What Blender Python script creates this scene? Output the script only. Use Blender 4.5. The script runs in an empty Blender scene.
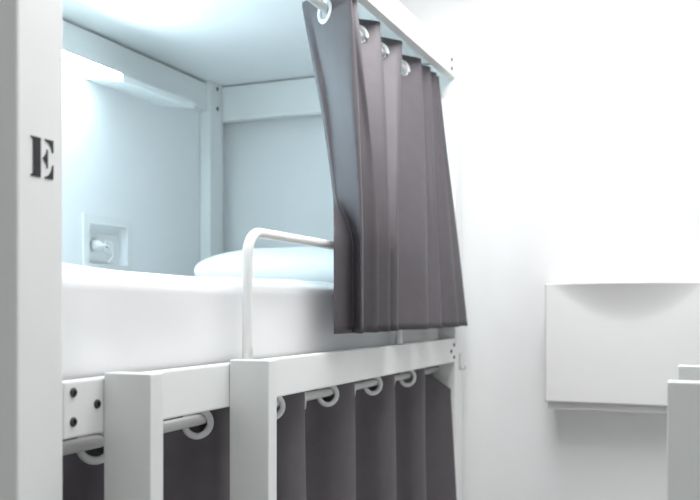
import bpy, bmesh, math, random
from mathutils import Vector, Matrix

random.seed(4)
SC = bpy.context.scene
COL = SC.collection
EYE = 1.40                       # camera height above the floor; heights below are given relative to it


# ------------------------------------------------------------------ materials
def mat(name, color, rough=0.5, metal=0.0, noise=0.0, nscale=40.0, bump=0.0, bscale=200.0,
        sheen=0.0, emit=None, estr=0.0, coat=0.0, spec=0.5):
    m = bpy.data.materials.new(name)
    m.use_nodes = True
    nt = m.node_tree
    b = nt.nodes['Principled BSDF']
    b.inputs['Base Color'].default_value = (*color, 1)
    b.inputs['Roughness'].default_value = rough
    b.inputs['Metallic'].default_value = metal
    b.inputs['Specular IOR Level'].default_value = spec
    b.inputs['Sheen Weight'].default_value = sheen
    b.inputs['Coat Weight'].default_value = coat
    tc = nt.nodes.new('ShaderNodeTexCoord')
    if noise > 0:
        n = nt.nodes.new('ShaderNodeTexNoise')
        n.inputs['Scale'].default_value = nscale
        n.inputs['Detail'].default_value = 4
        r = nt.nodes.new('ShaderNodeValToRGB')
        r.color_ramp.elements[0].position = 0.3
        r.color_ramp.elements[1].position = 0.7
        r.color_ramp.elements[0].color = (*[c * (1 - noise) for c in color], 1)
        r.color_ramp.elements[1].color = (*[min(1, c * (1 + noise)) for c in color], 1)
        nt.links.new(tc.outputs['Object'], n.inputs['Vector'])
        nt.links.new(n.outputs['Fac'], r.inputs['Fac'])
        nt.links.new(r.outputs['Color'], b.inputs['Base Color'])
    if bump > 0:
        n2 = nt.nodes.new('ShaderNodeTexNoise')
        n2.inputs['Scale'].default_value = bscale
        n2.inputs['Detail'].default_value = 3
        bp = nt.nodes.new('ShaderNodeBump')
        bp.inputs['Strength'].default_value = bump
        bp.inputs['Distance'].default_value = 0.002
        nt.links.new(tc.outputs['Object'], n2.inputs['Vector'])
        nt.links.new(n2.outputs['Fac'], bp.inputs['Height'])
        nt.links.new(bp.outputs['Normal'], b.inputs['Normal'])
    if emit:
        b.inputs['Emission Color'].default_value = (*emit, 1)
        b.inputs['Emission Strength'].default_value = estr
    return m


M_WALL = mat('wall_paint', (0.86, 0.865, 0.87), 0.85, noise=0.008, nscale=6, bump=0.10, bscale=120, spec=0.2)
M_FLOOR = mat('floor_vinyl', (0.52, 0.50, 0.48), 0.45, noise=0.08, nscale=9)
M_CEIL = mat('ceiling_paint', (0.88, 0.88, 0.88), 0.9, noise=0.008, nscale=5, spec=0.2)
M_FRAME = mat('white_lacquer', (0.80, 0.81, 0.80), 0.42, noise=0.006, nscale=14, bump=0.03, bscale=300)
M_BOARD = mat('white_board', (0.83, 0.84, 0.845), 0.6, noise=0.006, nscale=10)
M_BLACK = mat('black_stencil_paint', (0.012, 0.012, 0.015), 0.55, noise=0.1, nscale=60)
M_BOLT = mat('blackened_steel', (0.06, 0.06, 0.06), 0.35, metal=0.6, noise=0.1, nscale=80)
M_SOCK = mat('bolt_recess', (0.006, 0.006, 0.006), 0.7, noise=0.1, nscale=80)
M_STEEL = mat('dull_steel', (0.55, 0.55, 0.54), 0.3, metal=0.8, noise=0.05, nscale=60)
M_TUBE = mat('white_enamel_tube', (0.83, 0.83, 0.82), 0.3, noise=0.005, nscale=20)
M_ROD = mat('grey_white_rod', (0.62, 0.62, 0.61), 0.35, noise=0.02, nscale=30)
M_EYE = mat('white_plastic_eyelet', (0.74, 0.75, 0.75), 0.3, noise=0.01, nscale=50)
M_SHEET = mat('white_cotton', (0.79, 0.79, 0.80), 0.9, noise=0.01, nscale=7, bump=0.12, bscale=420, sheen=0.15, spec=0.2)
M_DUVET = mat('white_duvet_cotton', (0.87, 0.875, 0.88), 0.9, noise=0.01, nscale=6, bump=0.10, bscale=380, sheen=0.15, spec=0.2)
M_PLASTIC = mat('white_plastic', (0.83, 0.83, 0.825), 0.4, noise=0.005, nscale=20)
M_FLAP = mat('white_moulded_plastic', (0.82, 0.82, 0.815), 0.45, noise=0.005, nscale=20, bump=0.06, bscale=500)
M_DARK = mat('socket_hole', (0.03, 0.03, 0.03), 0.6, noise=0.1, nscale=50)
M_LIT = mat('lit_diffuser', (0.9, 0.93, 0.95), 0.5, noise=0.002, nscale=10, emit=(0.69, 0.915, 1.0), estr=105.0)
M_LITU = mat('lit_diffuser_underside', (0.9, 0.93, 0.95), 0.5, noise=0.002, nscale=10, emit=(0.69, 0.915, 1.0), estr=9.0)
M_UNLIT = mat('unlit_diffuser', (0.80, 0.83, 0.83), 0.45, noise=0.004, nscale=10)


def cloth_mat(name, color):
    m = mat(name, color, 0.57, noise=0.06, nscale=26, sheen=0.03, spec=0.37)
    nt = m.node_tree
    b = nt.nodes['Principled BSDF']
    tc = [n for n in nt.nodes if n.type == 'TEX_COORD'][0]
    n = nt.nodes.new('ShaderNodeTexNoise')
    n.inputs['Scale'].default_value = 600
    mp = nt.nodes.new('ShaderNodeMapping')
    mp.inputs['Scale'].default_value = (1, 1, 0.25)
    bp = nt.nodes.new('ShaderNodeBump')
    bp.inputs['Strength'].default_value = 0.18
    bp.inputs['Distance'].default_value = 0.001
    nt.links.new(tc.outputs['Object'], mp.inputs['Vector'])
    nt.links.new(mp.outputs['Vector'], n.inputs['Vector'])
    nt.links.new(n.outputs['Fac'], bp.inputs['Height'])
    nt.links.new(bp.outputs['Normal'], b.inputs['Normal'])
    return m


M_CURT = cloth_mat('grey_curtain_cloth', (0.094, 0.084, 0.094))


# ------------------------------------------------------------------ helpers
def link_mesh(name, bm, m, parent=None, smooth=False, kind=None):
    bmesh.ops.recalc_face_normals(bm, faces=bm.faces)
    me = bpy.data.meshes.new(name)
    bm.to_mesh(me)
    bm.free()
    for mm in (m if isinstance(m, (list, tuple)) else [m]):
        me.materials.append(mm)
    if smooth:
        for p in me.polygons:
            p.use_smooth = True
    o = bpy.data.objects.new(name, me)
    COL.objects.link(o)
    if parent is not None:
        o.parent = parent
        root_loc = parent['_w'] if '_w' in parent.keys() else (0, 0, 0)
    if kind:
        o['kind'] = kind
    return o


def thing(name, label, cat, loc=(0, 0, 0), group=None):
    o = bpy.data.objects.new(name, None)
    o.empty_display_size = 0.05
    COL.objects.link(o)
    o.location = loc
    o['label'] = label
    o['category'] = cat
    if group:
        o['group'] = group
    return o


def tag(o, label, cat, group=None):
    o['label'] = label
    o['category'] = cat
    if group:
        o['group'] = group
    return o


def part(name, bm, m, root, smooth=False, label=None, at=None):
    """a mesh given in world coordinates, parented to a thing (or part) and kept in place"""
    o = link_mesh(name, bm, m, None, smooth)
    off = Vector((0, 0, 0))
    p = root
    while p is not None:
        off += Vector(p.location)
        p = p.parent
    o.data.transform(Matrix.Translation(-off))
    o.parent = root
    if label:
        o['label'] = label
    return o


def add_box(bm, x0, x1, y0, y1, z0, z1, bevel=0.0, seg=2, dz=EYE):
    g = bmesh.ops.create_cube(bm, size=1.0)
    vs = g['verts']
    for v in vs:
        v.co = Vector((x0 + (v.co.x + .5) * (x1 - x0), y0 + (v.co.y + .5) * (y1 - y0), z0 + (v.co.z + .5) * (z1 - z0) + dz))
    if bevel > 0:
        es = list({e for v in vs for e in v.link_edges})
        bmesh.ops.bevel(bm, geom=es, offset=bevel, segments=seg, affect='EDGES', profile=0.6)


def box_bm(*a, **k):
    bm = bmesh.new()
    add_box(bm, *a, **k)
    return bm


def add_tube(bm, pts, r, n=16, dz=EYE, cap=True):
    pts = [Vector(p) + Vector((0, 0, dz)) for p in pts]
    rings = []
    up = None
    for i, p in enumerate(pts):
        t = (pts[min(i + 1, len(pts) - 1)] - pts[max(i - 1, 0)]).normalized()
        if up is None:
            a = Vector((0, 0, 1)) if abs(t.z) < 0.9 else Vector((0, 1, 0))
            up = (a - t * a.dot(t)).normalized()
        else:
            up = (up - t * up.dot(t)).normalized()
        s = t.cross(up)
        rings.append([bm.verts.new(p + up * (r * math.cos(2 * math.pi * k / n)) + s * (r * math.sin(2 * math.pi * k / n))) for k in range(n)])
    for a, b in zip(rings, rings[1:]):
        for k in range(n):
            bm.faces.new((a[k], a[(k + 1) % n], b[(k + 1) % n], b[k]))
    if cap:
        bm.faces.new(rings[0])
        bm.faces.new(rings[-1])


def add_lathe(bm, prof, mtx, n=24, close=False):
    """prof: (radius, height) pairs turned about local z, then placed by mtx"""
    rings = []
    for r, h in prof:
        if r < 1e-6:
            rings.append([bm.verts.new(mtx @ Vector((0, 0, h)))])
        else:
            rings.append([bm.verts.new(mtx @ Vector((r * math.cos(2 * math.pi * k / n), r * math.sin(2 * math.pi * k / n), h))) for k in range(n)])
    seq = list(zip(rings, rings[1:]))
    if close:
        seq.append((rings[-1], rings[0]))
    for a, b in seq:
        for k in range(n):
            q = (k + 1) % n
            if len(a) == 1 and len(b) == 1:
                continue
            if len(a) == 1:
                bm.faces.new((a[0], b[k], b[q]))
            elif len(b) == 1:
                bm.faces.new((a[k], b[0], a[q]))
            else:
                bm.faces.new((a[k], a[q], b[q], b[k]))


def add_prism_xz(bm, poly, y0, y1, dz=EYE):
    """outline in the x-z plane, extruded along y"""
    a = [bm.verts.new((x, y0, z + dz)) for x, z in poly]
    b = [bm.verts.new((x, y1, z + dz)) for x, z in poly]
    bm.faces.new(a)
    bm.faces.new(b)
    n = len(poly)
    for i in range(n):
        j = (i + 1) % n
        bm.faces.new((a[i], a[j], b[j], b[i]))


def add_prism_yz(bm, poly, x0, x1, dz=EYE):
    a = [bm.verts.new((x0, y, z + dz)) for y, z in poly]
    b = [bm.verts.new((x1, y, z + dz)) for y, z in poly]
    bm.faces.new(a)
    bm.faces.new(b)
    n = len(poly)
    for i in range(n):
        j = (i + 1) % n
        bm.faces.new((a[i], a[j], b[j], b[i]))


def frame_to(normal, loc):
    q = Vector(normal).normalized().to_track_quat('Z', 'Y')
    return Matrix.Translation(loc) @ q.to_matrix().to_4x4()


def hnoise(x, y, s=0.0):
    return (math.sin(3.1 * x + 1.7 * y + s) + math.sin(5.3 * y - 2.2 * x + 1.3 * s + .7) * .7 + math.sin(9.1 * x + 6.7 * y + 2.1 * s) * .4) / 2.1


# ------------------------------------------------------------------ the room
XF = 3.12        # far wall
YW = 1.83        # wall behind the bunk
XN, YR = -1.3, -1.25
FL, CE = -EYE, 1.30


def struct(name, bm, m):
    return link_mesh(name, bm, m, kind='structure')


struct('floor', box_bm(XN - .1, XF + .1, YR - .1, YW + .3, FL - .1, FL), M_FLOOR)
struct('ceiling', box_bm(XN - .1, XF + .1, YR - .1, YW + .3, CE, CE + .1), M_CEIL)
struct('wall_far', box_bm(XF, XF + .1, YR - .1, YW + .3, FL, CE), M_WALL)
struct('wall_near', box_bm(XN - .1, XN, YR - .1, YW + .3, FL, CE), M_WALL)
struct('wall_right', box_bm(XN, XF, YR - .1, YR, FL, CE), M_WALL)
# left wall with a recess for the sockets
NX0, NX1, NZ0, NZ1 = 2.28, 2.475, 0.145, 0.2725
bm = bmesh.new()
add_box(bm, XN, NX0, YW, YW + .2, FL, CE)
add_box(bm, NX1, XF, YW, YW + .2, FL, CE)
add_box(bm, NX0, NX1, YW, YW + .2, FL, NZ0)
add_box(bm, NX0, NX1, YW, YW + .2, NZ1, CE)
add_box(bm, NX0, NX1, YW + .034, YW + .2, NZ0, NZ1)
struct('wall_left', bm, M_WALL)

# ------------------------------------------------------------------ the bunk
P = 0.83                          # front plane of the bunk frame
bunk = thing('bunk_bed', 'white lacquered bunk bed frame with a black E on its near post', 'bunk bed', (2.0, 1.3, 0))
B = 0.004
post_near = part('corner_post', box_bm(0.8945, 0.982, P, P + .085, FL, CE - .005, bevel=B), M_FRAME, bunk)
post_far = part('corner_post', box_bm(2.972, 3.062, P, P + .085, FL, 0.873, bevel=B), M_FRAME, bunk)
part('corner_post', box_bm(2.935, 3.025, YW - .048, YW - .002, FL, 0.873, bevel=.003), M_FRAME, bunk)
part('corner_post', box_bm(0.894, 0.979, YW - .048, YW - .002, FL, 0.873, bevel=.003), M_FRAME, bunk)

front_rail = part('front_rail', box_bm(0.9825, 2.9715, P, P + .026, -.180, -.100, bevel=.0035), M_FRAME, bunk)
upper_rail = part('upper_rail', box_bm(0.9825, 2.9715, P, P + .030, .797, .873, bevel=.0035), M_FRAME, bunk)
back_beam = part('back_beam', box_bm(0.9795, 2.9345, YW - .032, YW - .002, .757, .863, bevel=.002), M_FRAME, bunk)
part('back_rail', box_bm(0.9825, 2.9345, YW - .030, YW - .002, -.230, -.1505, bevel=.002), M_FRAME, bunk)
end_beam = part('end_beam', box_bm(3.026, 3.060, P + .0855, YW - .002, .735, .868, bevel=.002), M_FRAME, bunk)
part('end_rail', box_bm(3.030, 3.060, P + .0855, YW - .002, -.230, -.1505, bevel=.002), M_FRAME, bunk)
part('end_beam', box_bm(0.900, 0.935, P + .0855, YW - .0485, .735, .868, bevel=.002), M_FRAME, bunk)
part('roof_panel', box_bm(0.980, 3.110, P + .031, YW - .002, .8735, .890), M_BOARD, bunk)
part('bed_base', box_bm(0.919, 3.119, P + .0865, YW - .001, -.150, -.122), M_BOARD, bunk)
part('end_light_block', box_bm(0.902, 0.918, P + .086, YW - .049, FL, .734), M_BOARD, bunk)  # unseen board, added to keep light out of the lower bunk


def bolt(root, x, y, z, n=(0, -1, 0), r=.0070):
    bm = bmesh.new()
    mtx = frame_to(n, (x, y, z + EYE))
    add_lathe(bm, [(0, -.006), (r, -.006), (r, .0008), (r * .86, .0024), (r * .60, .0032), (r * .50, .0032), (r * .46, .0008), (0, .0006)], mtx, n=20)
    o = part('bolt', bm, [M_BOLT, M_SOCK], root, smooth=False)
    for p in o.data.polygons:
        if len(p.vertices) == 3 and p.center.length >= 0:
            pass
    o['label'] = 'black hex socket bolt'
    # the hexagon recess is the dark middle of the head
    bm2 = bmesh.new()
    add_lathe(bm2, [(0, .0013), (r * .44, .0013)], mtx, n=6)
    part('hex_socket', bm2, M_SOCK, o)
    return o


for x, z in ((1.002, -.116), (1.054, -.137), (1.002, -.157)):
    bolt(front_rail, x, P, z)
for x, z in ((2.953, -.121), (2.918, -.142), (2.953, -.163)):
    bolt(front_rail, x, P, z)
for z in (.806 + .012, .848):
    bolt(upper_rail, 2.925, P, z, r=.0065)
for z in (.852, .775):
    bolt(end_beam.parent, 2.985, YW - .048, z, r=.008)

# stencilled E on the near post
bm = bmesh.new()
u0, v0, U, V = 0.9185, 0.1755, 0.0425, 0.0525


def uv(pts):
    return [(u0 + u * U, v0 + v * V) for u, v in pts]


def arc(cx, cy, rx, ry, a0, a1, n=8):
    return [(cx + rx * math.cos(math.radians(a0 + (a1 - a0) * i / n)), cy + ry * math.sin(math.radians(a0 + (a1 - a0) * i / n))) for i in range(n + 1)]


add_prism_xz(bm, uv([(0.0, 1.0), (0.43, 1.0), (0.43, 0.0), (0.0, 0.0), (0.0, .03), (.10, .075), (.10, .925), (0.0, .97)]), P - .0012, P + .0005)
add_prism_xz(bm, uv([(0.62, 1.0), (1.0, 1.0), (1.0, .68), (.96, .68)] + arc(.58, .68, .37, .28, 8, 82, 8) + [(.62, .97)]), P - .0012, P + .0005)
add_prism_xz(bm, uv([(0.62, 0.0), (1.0, 0.0), (1.0, .36), (.96, .36)] + [(c[0], c[1]) for c in arc(.58, .35, .37, .31, -8, -82, 8)] + [(.62, .03)]), P - .0012, P + .0005)
add_prism_xz(bm, uv([(0.53, .50), (.62, .575), (.69, .64), (.72, .74), (.75, .74), (.75, .26), (.72, .26), (.69, .36), (.62, .425)]), P - .0012, P + .0005)
part('letter', bm, M_BLACK, post_near, label='black stencilled letter E')

# small steel hook on the far post
bm = bmesh.new()
add_box(bm, 3.020, 3.031, P - .003, P + .0002, -.212, -.152, bevel=.001)
pts = [(3.0255, P - .0035, -.195)]
for k in range(11):
    a = math.pi * k / 10
    pts.append((3.0255, P - .0125 + .009 * math.cos(a), -.200 - .009 * math.sin(a)))
pts.append((3.0255, P - .0215, -.186))
add_tube(bm, pts, .0024, n=8)
part('hook', bm, M_STEEL, post_far, smooth=True, label='small steel hook')

# bent tube grab rail on the front rail
bm = bmesh.new()
gy, gr, zt, x0, x1, rb = P + .015, .0105, .153, 1.529, 2.424, .050
pts = [(x0, gy, -.104)] + [(x0, gy, -.104 + (zt - rb + .104) * k / 6) for k in range(1, 7)]
pts += [(x0 + rb - rb * math.cos(math.radians(a)), gy, zt - rb + rb * math.sin(math.radians(a))) for a in range(10, 91, 10)]
pts += [(x0 + rb + (x1 - x0 - 2 * rb) * k / 8, gy, zt) for k in range(1, 9)]
pts += [(x1 - rb + rb * math.sin(math.radians(a)), gy, zt - rb + rb * math.cos(math.radians(a))) for a in range(10, 91, 10)]
pts += [(x1, gy, zt - rb - (zt - rb + .104) * k / 6) for k in range(1, 7)]
add_tube(bm, pts, gr, n=20)
part('grab_rail', bm, M_TUBE, bunk, smooth=True, label='bent white tube guard rail')


# ------------------------------------------------------------------ ladders
def ladder(label, xs, yf, yb, ztop, w, lip):
    t = thing('bunk_ladder', label, 'ladder', ((xs[0] + xs[1]) / 2, (yf + yb) / 2, 0), 'ladders of the bunks')
    for x in xs:
        part('stile', box_bm(x, x + w, yf, yb, FL, ztop, bevel=.0028, seg=3), M_FRAME, t)
    for z in (-.52, -.80, -1.08):
        part('rung', box_bm(xs[0] + w, xs[1], yf + .012, yb - .012, z - .014, z + .014, bevel=.003), M_FRAME, t)
    return t


ladder('white bunk ladder of two flat stiles against the front rail beside the E post', (1.068, 1.432), .748, P - .0005, -.0925, .0335, True)
ladder('white ladder of the facing bunk at the right edge, in front of the wall cabinet', (1.25, 1.612), -.022, .060, -.0955, .0335, False)

# ------------------------------------------------------------------ bedding
def cushion(bm, x0, x1, y0, y1, z0, z1, nx, ny, edge, amp, seed, top=None, soft=False):
    """a soft slab: closed shell with rounded rim and gently uneven top"""
    def prof(u, L):
        d = min(u, L - u)
        if d >= edge:
            return 1.0
        if soft:
            q = max(0.0, d / edge)
            return q * q * (3 - 2 * q)
        return math.sqrt(max(0.0, 1 - (1 - d / edge) ** 2))
    T, Bt = [], []
    zm = z0 + (0.001 if soft else (z1 - z0) * .45)
    for i in range(nx + 1):
        ti, bi = [], []
        for j in range(ny + 1):
            u, v = i / nx, j / ny
            # denser towards the rim
            su = .5 - .5 * math.cos(math.pi * u)
            sv = .5 - .5 * math.cos(math.pi * v)
            su, sv = .5 * (u + su), .5 * (v + sv)
            x, y = x0 + su * (x1 - x0), y0 + sv * (y1 - y0)
            k = min(prof(x - x0, x1 - x0), prof(y - y0, y1 - y0))
            zt = z1 + amp * hnoise(x * 2.2, y * 2.6, seed)
            if top:
                zt += top(x, y)
            rim = (i in (0, nx) or j in (0, ny))
            ti.append(bm.verts.new((x, y, zm + (zt - zm) * k + EYE)))
            bi.append(ti[-1] if rim else bm.verts.new((x, y, zm + (z0 - zm) * min(1, k * 1.3) + EYE)))
        T.append(ti)
        Bt.append(bi)
    for i in range(nx):
        for j in range(ny):
            bm.faces.new((T[i][j], T[i + 1][j], T[i + 1][j + 1], T[i][j + 1]))
            vs = [Bt[i][j], Bt[i][j + 1], Bt[i + 1][j + 1], Bt[i + 1][j]]
            if len(set(vs)) == 4:
                try:
                    bm.faces.new(vs)
                except ValueError:
                    pass


mt = thing('mattress', 'thick mattress in a white fitted sheet on the upper bunk', 'mattress', (2.0, 1.3, EYE - .12))
bm = bmesh.new()
mx0, mx1, my0, my1, mz0, mz1 = 0.986, 2.962, .874, 1.776, -.1215, .056
add_box(bm, mx0, mx1, my0, my1, mz0, mz1)
bmesh.ops.subdivide_edges(bm, edges=bm.edges, cuts=40, use_grid_fill=True)
c = Vector(((mx0 + mx1) / 2, (my0 + my1) / 2, (mz0 + mz1) / 2 + EYE))
hx, hy, hz = (mx1 - mx0) / 2, (my1 - my0) / 2, (mz1 - mz0) / 2
rr = .026
for v in bm.verts:
    d = v.co - c
    q = Vector((max(-hx + rr, min(hx - rr, d.x)), max(-hy + rr, min(hy - rr, d.y)), max(-hz + rr, min(hz - rr, d.z))))
    e = d - q
    if e.length > 1e-9:
        e = e.normalized() * rr
    w = q + e
    if d.y < -hy + .05:
        zz = v.co.z - EYE
        fade = max(0.0, 1 - (abs(d.z) / hz) ** 4)
        w.y += fade * (.0015 * hnoise(v.co.x * 3.1, v.co.z * 9, 1.0) + .003)
        w.y -= fade * .006 * math.exp(-((v.co.x - 1.045 - .22 * (.05 - zz)) / .018) ** 2) * max(0, min(1, (.05 - zz) / .05))
    v.co = c + w
part('sheet_cover', bm, M_SHEET, mt, smooth=True)

bm = bmesh.new()
cushion(bm, .995, 2.42, my0 + .045, my1 - .03, .0563, .074, 70, 60, .13, .004, 2.0, soft=True,
        top=lambda x, y: .010 * math.exp(-((x - 1.05) / .25) ** 2) + .010 * max(0, min(1, (x - 2.0) / .4)))
tag(link_mesh('duvet', bm, M_DUVET, smooth=True), 'flat white duvet spread over the upper bunk mattress', 'duvet')

bm = bmesh.new()
cushion(bm, 2.43, 2.945, .93, 1.54, .0565, .205, 50, 50, .22, .008, 5.0)
pl = tag(link_mesh('pillow', bm, M_DUVET, smooth=True), 'plump white pillow at the far end of the upper bunk', 'pillow')


# ------------------------------------------------------------------ curtains
def crom(pts, n):
    out = []
    P4 = [Vector(pts[0]) * 2 - Vector(pts[1])] + [Vector(p) for p in pts] + [Vector(pts[-1]) * 2 - Vector(pts[-2])]
    for i in range(1, len(P4) - 2):
        a, b, c_, d = P4[i - 1:i + 3]
        for k in range(n):
            t = k / n
            out.append(.5 * ((2 * b) + (c_ - a) * t + (2 * a - 5 * b + 4 * c_ - d) * t * t + (3 * b - a - 3 * c_ + d) * t ** 3))
    out.append(P4[-2])
    return out


def eyelet(root, x, y, z, n):
    bm = bmesh.new()
    prof = []
    for k in range(12):
        a = 2 * math.pi * k / 12
        prof.append((.0245 + .0065 * math.cos(a), .0046 * math.sin(a)))
    add_lathe(bm, prof, frame_to(n, (x, y, z + EYE)), n=32, close=True)
    return part('eyelet', bm, M_EYE, root, smooth=True)


def curtain(root, curve_at, nu, zs, rod_z, holes, droop=None):
    """curve_at(u, z) -> (x, y); holes: u index positions of eyelets"""
    bm = bmesh.new()
    grid = []
    for z in zs:
        grid.append([bm.verts.new((*curve_at(i, z), z + EYE - (droop(i) * max(0, (z - zs[-1]) / (zs[0] - zs[-1])) if droop else 0))) for i in range(nu)])
    cents = []
    for hi in holes:
        a, b = Vector(curve_at(hi - 1, rod_z)), Vector(curve_at(hi + 1, rod_z))
        ctr = (a + b) / 2
        t = (b - a).normalized()
        cents.append((Vector((ctr.x, ctr.y, rod_z - .006 + EYE)), Vector((t.y, -t.x, 0))))
    for r in range(len(zs) - 1):
        for i in range(nu - 1):
            vs = (grid[r][i], grid[r][i + 1], grid[r + 1][i + 1], grid[r + 1][i])
            ctr = sum((v.co for v in vs), Vector()) / 4
            if any((ctr - c_).length < .0215 for c_, _ in cents):
                continue
            bm.faces.new(vs)
    lone = [v for v in bm.verts if not v.link_faces]
    bmesh.ops.delete(bm, geom=lone, context='VERTS')
    f = part('fabric', bm, M_CURT, root, smooth=True)
    s = f.modifiers.new('thickness', 'SOLIDIFY')
    s.thickness = .0016
    s.offset = 0
    for c_, n in cents:
        eyelet(root, c_.x, c_.y, rod_z - .006, n)
    return f


def crossings(curve_at, nu, y, z):
    ys = [curve_at(i, z)[1] - y for i in range(nu)]
    return [i if abs(ys[i]) < abs(ys[i + 1]) else i + 1 for i in range(1, nu - 2) if ys[i] * ys[i + 1] <= 0 and ys[i] != 0]


def zrows(ztop, zfine, zbot, fine=.004, coarse=.02):
    zs, z = [], ztop
    while z > zfine:
        zs.append(z)
        z -= fine
    n = int((zfine - zbot) / coarse) + 1
    zs += [zfine + (zbot - zfine) * k / n for k in range(n + 1)]
    return zs


# upper curtain, drawn together towards the far post
RY, RZ = .890, .741
top = [(2.062, .980), (2.050, .958), (2.036, .936), (1.994, .868), (1.957, .806), (2.000, .830), (2.060, .872), (2.085, .862), (2.105, .845),
       (2.150, .885), (2.190, .925), (2.240, .890), (2.285, .850), (2.325, .893), (2.355, .928), (2.415, .890), (2.475, .852), (2.515, .890),
       (2.545, .926), (2.610, .890), (2.665, .856), (2.690, .871), (2.715, .877), (2.745, .871), (2.770, .858),
       (2.790, .870), (2.805, .877), (2.825, .870), (2.845, .860), (2.862, .870), (2.875, .874), (2.895, .866)]
bot = [(1.868, .808), (1.915, .802), (1.968, .803), (1.950, .785), (1.926, .762), (1.985, .785), (2.000, .818), (2.025, .790), (2.038, .764),
       (2.065, .790), (2.078, .814), (2.110, .785), (2.128, .766), (2.150, .790), (2.155, .818), (2.175, .790), (2.194, .768), (2.250, .792),
       (2.290, .818), (2.360, .788), (2.430, .760), (2.475, .786), (2.500, .818), (2.550, .788), (2.588, .766), (2.640, .790), (2.670, .818),
       (2.735, .788), (2.785, .768), (2.840, .792), (2.880, .805), (2.976, .788)]
assert len(top) == len(bot), (len(top), len(bot))
NS = 7
top = top[:7] + [(x, RY + (y - RY) * 0.97) for x, y in top[7:21]] + top[21:]
KM = .90                         # height key where the turned-back leading edge starts to open
mid = [tuple(Vector(a).lerp(Vector(b), KM)) for a, b in zip(top, bot)]
mid[0:4] = [(1.987, .862), (1.982, .853), (1.977, .844), (1.953, .805)]
ct, cm, cb = crom(top, NS), crom(mid, NS), crom(bot, NS)
ZG = .16


def upper_curve(i, z):
    t = max(0.0, min(1.0, (.775 - z) / (.775 - ZG)))
    t = 1 - (1 - t) ** 1.35
    far = max(0.0, min(1.0, (i / NS - 17) / 6))       # the far pleats hang free of the guard rail
    t += (max(0.0, min(1.0, (.775 - z) / .831)) - t) * far
    p = ct[i].lerp(cm[i], t / KM) if t < KM else cm[i].lerp(cb[i], (t - KM) / (1 - KM))
    k = 0.006 * math.sin(i * .35 + 6 * z) * math.sin(math.pi * t)
    return (p.x + k, p.y)


uc = thing('curtain', 'grey privacy curtain of the upper bunk, bunched towards the far post', 'curtain', (2.4, .85, EYE - .05), 'bunk curtains')
curtain(uc, upper_curve, len(ct), zrows(.787, .70, -.056), RZ, crossings(upper_curve, len(ct), RY, RZ))

bm = bmesh.new()
add_tube(bm, [(0.9825, RY, RZ), (1.6, RY, RZ), (2.3, RY, RZ), (2.9715, RY, RZ)], .0105, n=20)
tag(link_mesh('curtain_rod', bm, M_ROD, smooth=True), 'round white rod carrying the upper curtain behind the upper rail', 'curtain rod', 'curtain rods')

# lower curtain, drawn all the way along
LY, LZ = .895, -.206
rings = [0.84, 1.134, 1.425, 1.730, 2.025, 2.345, 2.640, 2.930]


def phase(x):
    for k in range(len(rings) - 1):
        if x <= rings[k + 1] or k == len(rings) - 2:
            return 2 * math.pi * (k + (x - rings[k]) / (rings[k + 1] - rings[k]))


NL = 420
LX0, LX1 = .984, 2.968
xs_l = [LX0 + (LX1 - LX0) * i / (NL - 1) for i in range(NL)]


def lower_curve(i, z):
    x = xs_l[i]
    f = phase(x)
    t = max(0, min(1, (LZ - z) / .5))
    A = .036 + .010 * t
    y = LY + .003 - A * math.sin(f) - .006 * t * math.sin(2 * f + .8) + .006 * t * math.sin(.37 * f + 4 * z)
    x2 = x - (.018 + .03 * t) * math.sin(2 * f) * .35 + .012 * t * math.sin(.7 * f + 1)
    y = max(y, LY - .034 - .02 * t)
    if x > 2.80:
        e = min(1, (x - 2.80) / .05)
        y += (LY + .032 - y) * e
        q = max(0, (x - 2.85) / .108)
        y -= (.075 + .025 * t) * q
        x2 = x
    x2 = max(LX0 - .002, min(2.969, x2))
    return (x2, y)


lc = thing('curtain', 'dark grey curtain closing the lower bunk below the front rail', 'curtain', (1.97, .895, EYE - 1.2), 'bunk curtains')
def lower_droop(i):
    return .092 * max(0, (xs_l[i] - 2.845) / .113) ** .9


holes = [i for i in crossings(lower_curve, NL, LY, LZ) if xs_l[i] < 2.85]
curtain(lc, lower_curve, NL, zrows(-.1745, -.25, -1.36), LZ, holes, lower_droop)

bm = bmesh.new()
add_tube(bm, [(0.9825, LY, LZ), (1.6, LY, LZ), (2.3, LY, LZ), (2.9715, LY, LZ)], .0105, n=20)
tag(link_mesh('curtain_rod', bm, M_ROD, smooth=True), 'round light grey rod just below the front rail, threaded through the lower curtain', 'curtain rod', 'curtain rods')

# ------------------------------------------------------------------ lamp over the bed
lamp = thing('bunk_light', 'wedge shaped strip light on the back wall of the upper bunk', 'lamp', (2.2, 1.75, EYE + .70))
prof = [(1.677, .698), (1.677, .719), (YW - .0005, .748), (YW - .0005, .7225)]
bm = bmesh.new()
add_prism_yz(bm, prof, 1.35, 2.249)
lit = part('lit_diffuser', bm, [M_LITU, M_LIT], lamp, label='glowing bluish white half of the lamp')
for f in lit.data.polygons:
    f.material_index = 1 if f.normal.y < -.95 else 0
bm = bmesh.new()
add_prism_yz(bm, [(1.690, .7220), (1.690, .7235), (YW - .0008, .7500), (YW - .0008, .7485)], 1.35, 2.249)
part('top_light_shield', bm, M_PLASTIC, lamp)  # opaque plate added to keep the lamp's glow off the beam above
bm = bmesh.new()
add_prism_yz(bm, [(y + (.0 if y > 1.7 else .001), z) for y, z in prof], 2.2495, 2.66)
part('unlit_diffuser', bm, M_UNLIT, lamp, label='pale unlit half of the lamp')

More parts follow.
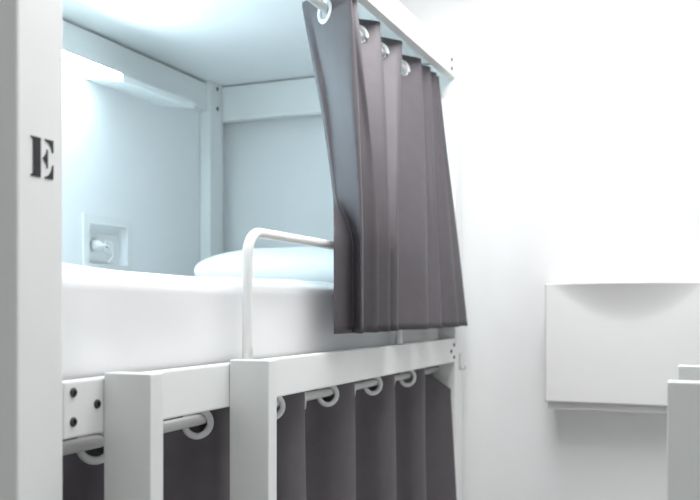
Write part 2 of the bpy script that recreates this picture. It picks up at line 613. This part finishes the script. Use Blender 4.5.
# ------------------------------------------------------------------ socket recess
sb = thing('socket_niche', 'white framed socket niche in the wall beside the bed', 'socket', (2.375, YW, EYE + .2))
bm = bmesh.new()
fo = .028
for a in ((NX0 - fo, NX0, NZ0 - fo, NZ1 + fo), (NX1, NX1 + fo, NZ0 - fo, NZ1 + fo), (NX0, NX1, NZ1, NZ1 + fo), (NX0, NX1, NZ0 - fo, NZ0)):
    add_box(bm, a[0], a[1], YW - .006, YW - .0003, a[2], a[3], bevel=.0012)
part('frame', bm, M_PLASTIC, sb)
yp = YW + .0335
plate = part('socket_plate', box_bm(2.292, 2.458, yp - .008, yp, .157, .249, bevel=.002), M_PLASTIC, sb)


def schuko(x, z):
    bm = bmesh.new()
    mtx = frame_to((0, -1, 0), (x, yp - .008, z + EYE))
    add_lathe(bm, [(.0245, 0), (.0245, .003), (.0205, .0035), (.019, .0005), (0, .0005)], mtx, n=28)
    s = part('socket', bm, M_PLASTIC, plate)
    bm = bmesh.new()
    for dx in (-.0095, .0095):
        add_lathe(bm, [(.0032, .0005), (.0032, .0012), (0, .0012)], frame_to((0, -1, 0), (x + dx, yp - .008, z + EYE)), n=12)
    part('pin_hole', bm, M_DARK, s, label='pair of dark pin holes')


schuko(2.333, .206)
schuko(2.415, .206)
pg = thing('plug', 'white plug with a cable in the left socket of the niche', 'plug', (2.333, yp - .03, EYE + .206))
bm = bmesh.new()
add_lathe(bm, [(0, .0045), (.0175, .0045), (.0185, .016), (.017, .026), (.010, .034), (.006, .042), (0, .042)], frame_to((0, -1, 0), (2.333, yp - .008, .206 + EYE)), n=24)
part('plug_body', bm, M_PLASTIC, pg, smooth=True)
bm = bmesh.new()
cp = crom([(2.333, yp - .048, .206), (2.345, yp - .058, .205), (2.368, yp - .060, .196), (2.378, yp - .056, .175), (2.366, yp - .052, .158), (2.345, yp - .060, .149)], 6)
add_tube(bm, cp, .0026, n=8)
part('cable', bm, M_PLASTIC, pg, smooth=True)

# ------------------------------------------------------------------ wall cabinet
cab = thing('wall_cabinet', 'white slim wall cabinet with a scooped finger grip, on the far wall', 'cabinet', (XF, .27, EYE - .3))
CX, CY0, CY1, CZ0, CZ1 = 2.968, .008, .523, -.3045, .0865
bm = bmesh.new()
add_box(bm, CX + .020, XF - .0005, CY0 + .006, CY1 - .006, CZ0 - .025, CZ1 - .012, bevel=.002)
part('body', bm, M_PLASTIC, cab)
part('lid', box_bm(CX + .0045, XF - .0005, CY0, CY1, CZ1 - .006, CZ1 - .0005, bevel=.001), M_PLASTIC, cab)
bm = bmesh.new()
ny, nz = 80, 64
fr, bk = [], []
for i in range(ny + 1):
    y = CY0 + (CY1 - CY0) * i / ny
    u = (y - (CY0 + CY1) / 2 - .0) / ((CY1 - CY0) / 2)
    a, b_ = [], []
    for j in range(nz + 1):
        v = j / nz
        z = CZ0 + (CZ1 - CZ0) * v
        zt = CZ1
        arc_z = zt - .125 * max(0.0, 1 - (u / .94) ** 2)
        d = 0.0
        if z > arc_z:
            q = (z - arc_z) / .125
            d = -.042 * min(1, q) ** 1.7
        a.append(bm.verts.new((CX + d, y, z + EYE)))
        b_.append(bm.verts.new((CX + d + .004, y, z + EYE)))
    fr.append(a)
    bk.append(b_)
for i in range(ny):
    for j in range(nz):
        bm.faces.new((fr[i][j], fr[i + 1][j], fr[i + 1][j + 1], fr[i][j + 1]))
        bm.faces.new((bk[i][j], bk[i][j + 1], bk[i + 1][j + 1], bk[i + 1][j]))
for i in range(ny):
    bm.faces.new((fr[i][0], bk[i][0], bk[i + 1][0], fr[i + 1][0]))
    bm.faces.new((fr[i][nz], fr[i + 1][nz], bk[i + 1][nz], bk[i][nz]))
for j in range(nz):
    bm.faces.new((fr[0][j], fr[0][j + 1], bk[0][j + 1], bk[0][j]))
    bm.faces.new((fr[ny][j], bk[ny][j], bk[ny][j + 1], fr[ny][j + 1]))
part('flap', bm, M_FLAP, cab, smooth=True)

# ------------------------------------------------------------------ light
def area(name, loc, rot, sx, sy, power, color=(1, 1, 1)):
    l = bpy.data.lights.new(name, 'AREA')
    l.shape = 'RECTANGLE'
    l.size, l.size_y = sx, sy
    l.energy = power
    l.color = color
    o = bpy.data.objects.new(name, l)
    COL.objects.link(o)
    o.location = loc
    o.rotation_euler = rot
    return o


area('ceiling_lamp_and_fill', (1.95, .42, EYE + CE - .03), (0, 0, 0), 1.4, .5, 29, (1, 1, 1))
area('ceiling_lamp_and_fill', (0.70, .15, EYE + CE - .03), (0, 0, 0), 1.0, .6, 5.5, (1, 1, 1))  # added fill light to brighten the front faces, not a known lamp

w = bpy.data.worlds.new('world')
SC.world = w
w.use_nodes = True
w.node_tree.nodes['Background'].inputs['Color'].default_value = (.8, .85, .9, 1)
w.node_tree.nodes['Background'].inputs['Strength'].default_value = .5

# ------------------------------------------------------------------ camera
F, VX, Y0 = 890.0, 716.0, 309.5
th = math.atan((VX - 350) / F)
cam = bpy.data.cameras.new('camera')
co = bpy.data.objects.new('camera', cam)
COL.objects.link(co)
cam.sensor_width = 36
cam.lens = F / 700 * 36
cam.shift_y = (Y0 - 250) / 700
cam.clip_start = .02
co.location = (0, 0, EYE)
co.rotation_euler = (math.radians(90), 0, math.radians(-90) + th)
cam.dof.use_dof = True
cam.dof.focus_distance = 1.75
cam.dof.aperture_fstop = 4.5
SC.camera = co

SC.view_settings.view_transform = 'Standard'
SC.view_settings.look = 'None'
SC.view_settings.gamma = 1
SC.view_settings.exposure = 0.1
SC.cycles.use_denoising = True
SC.cycles.max_bounces = 12
SC.cycles.diffuse_bounces = 8
SC.cycles.sample_clamp_indirect = 6
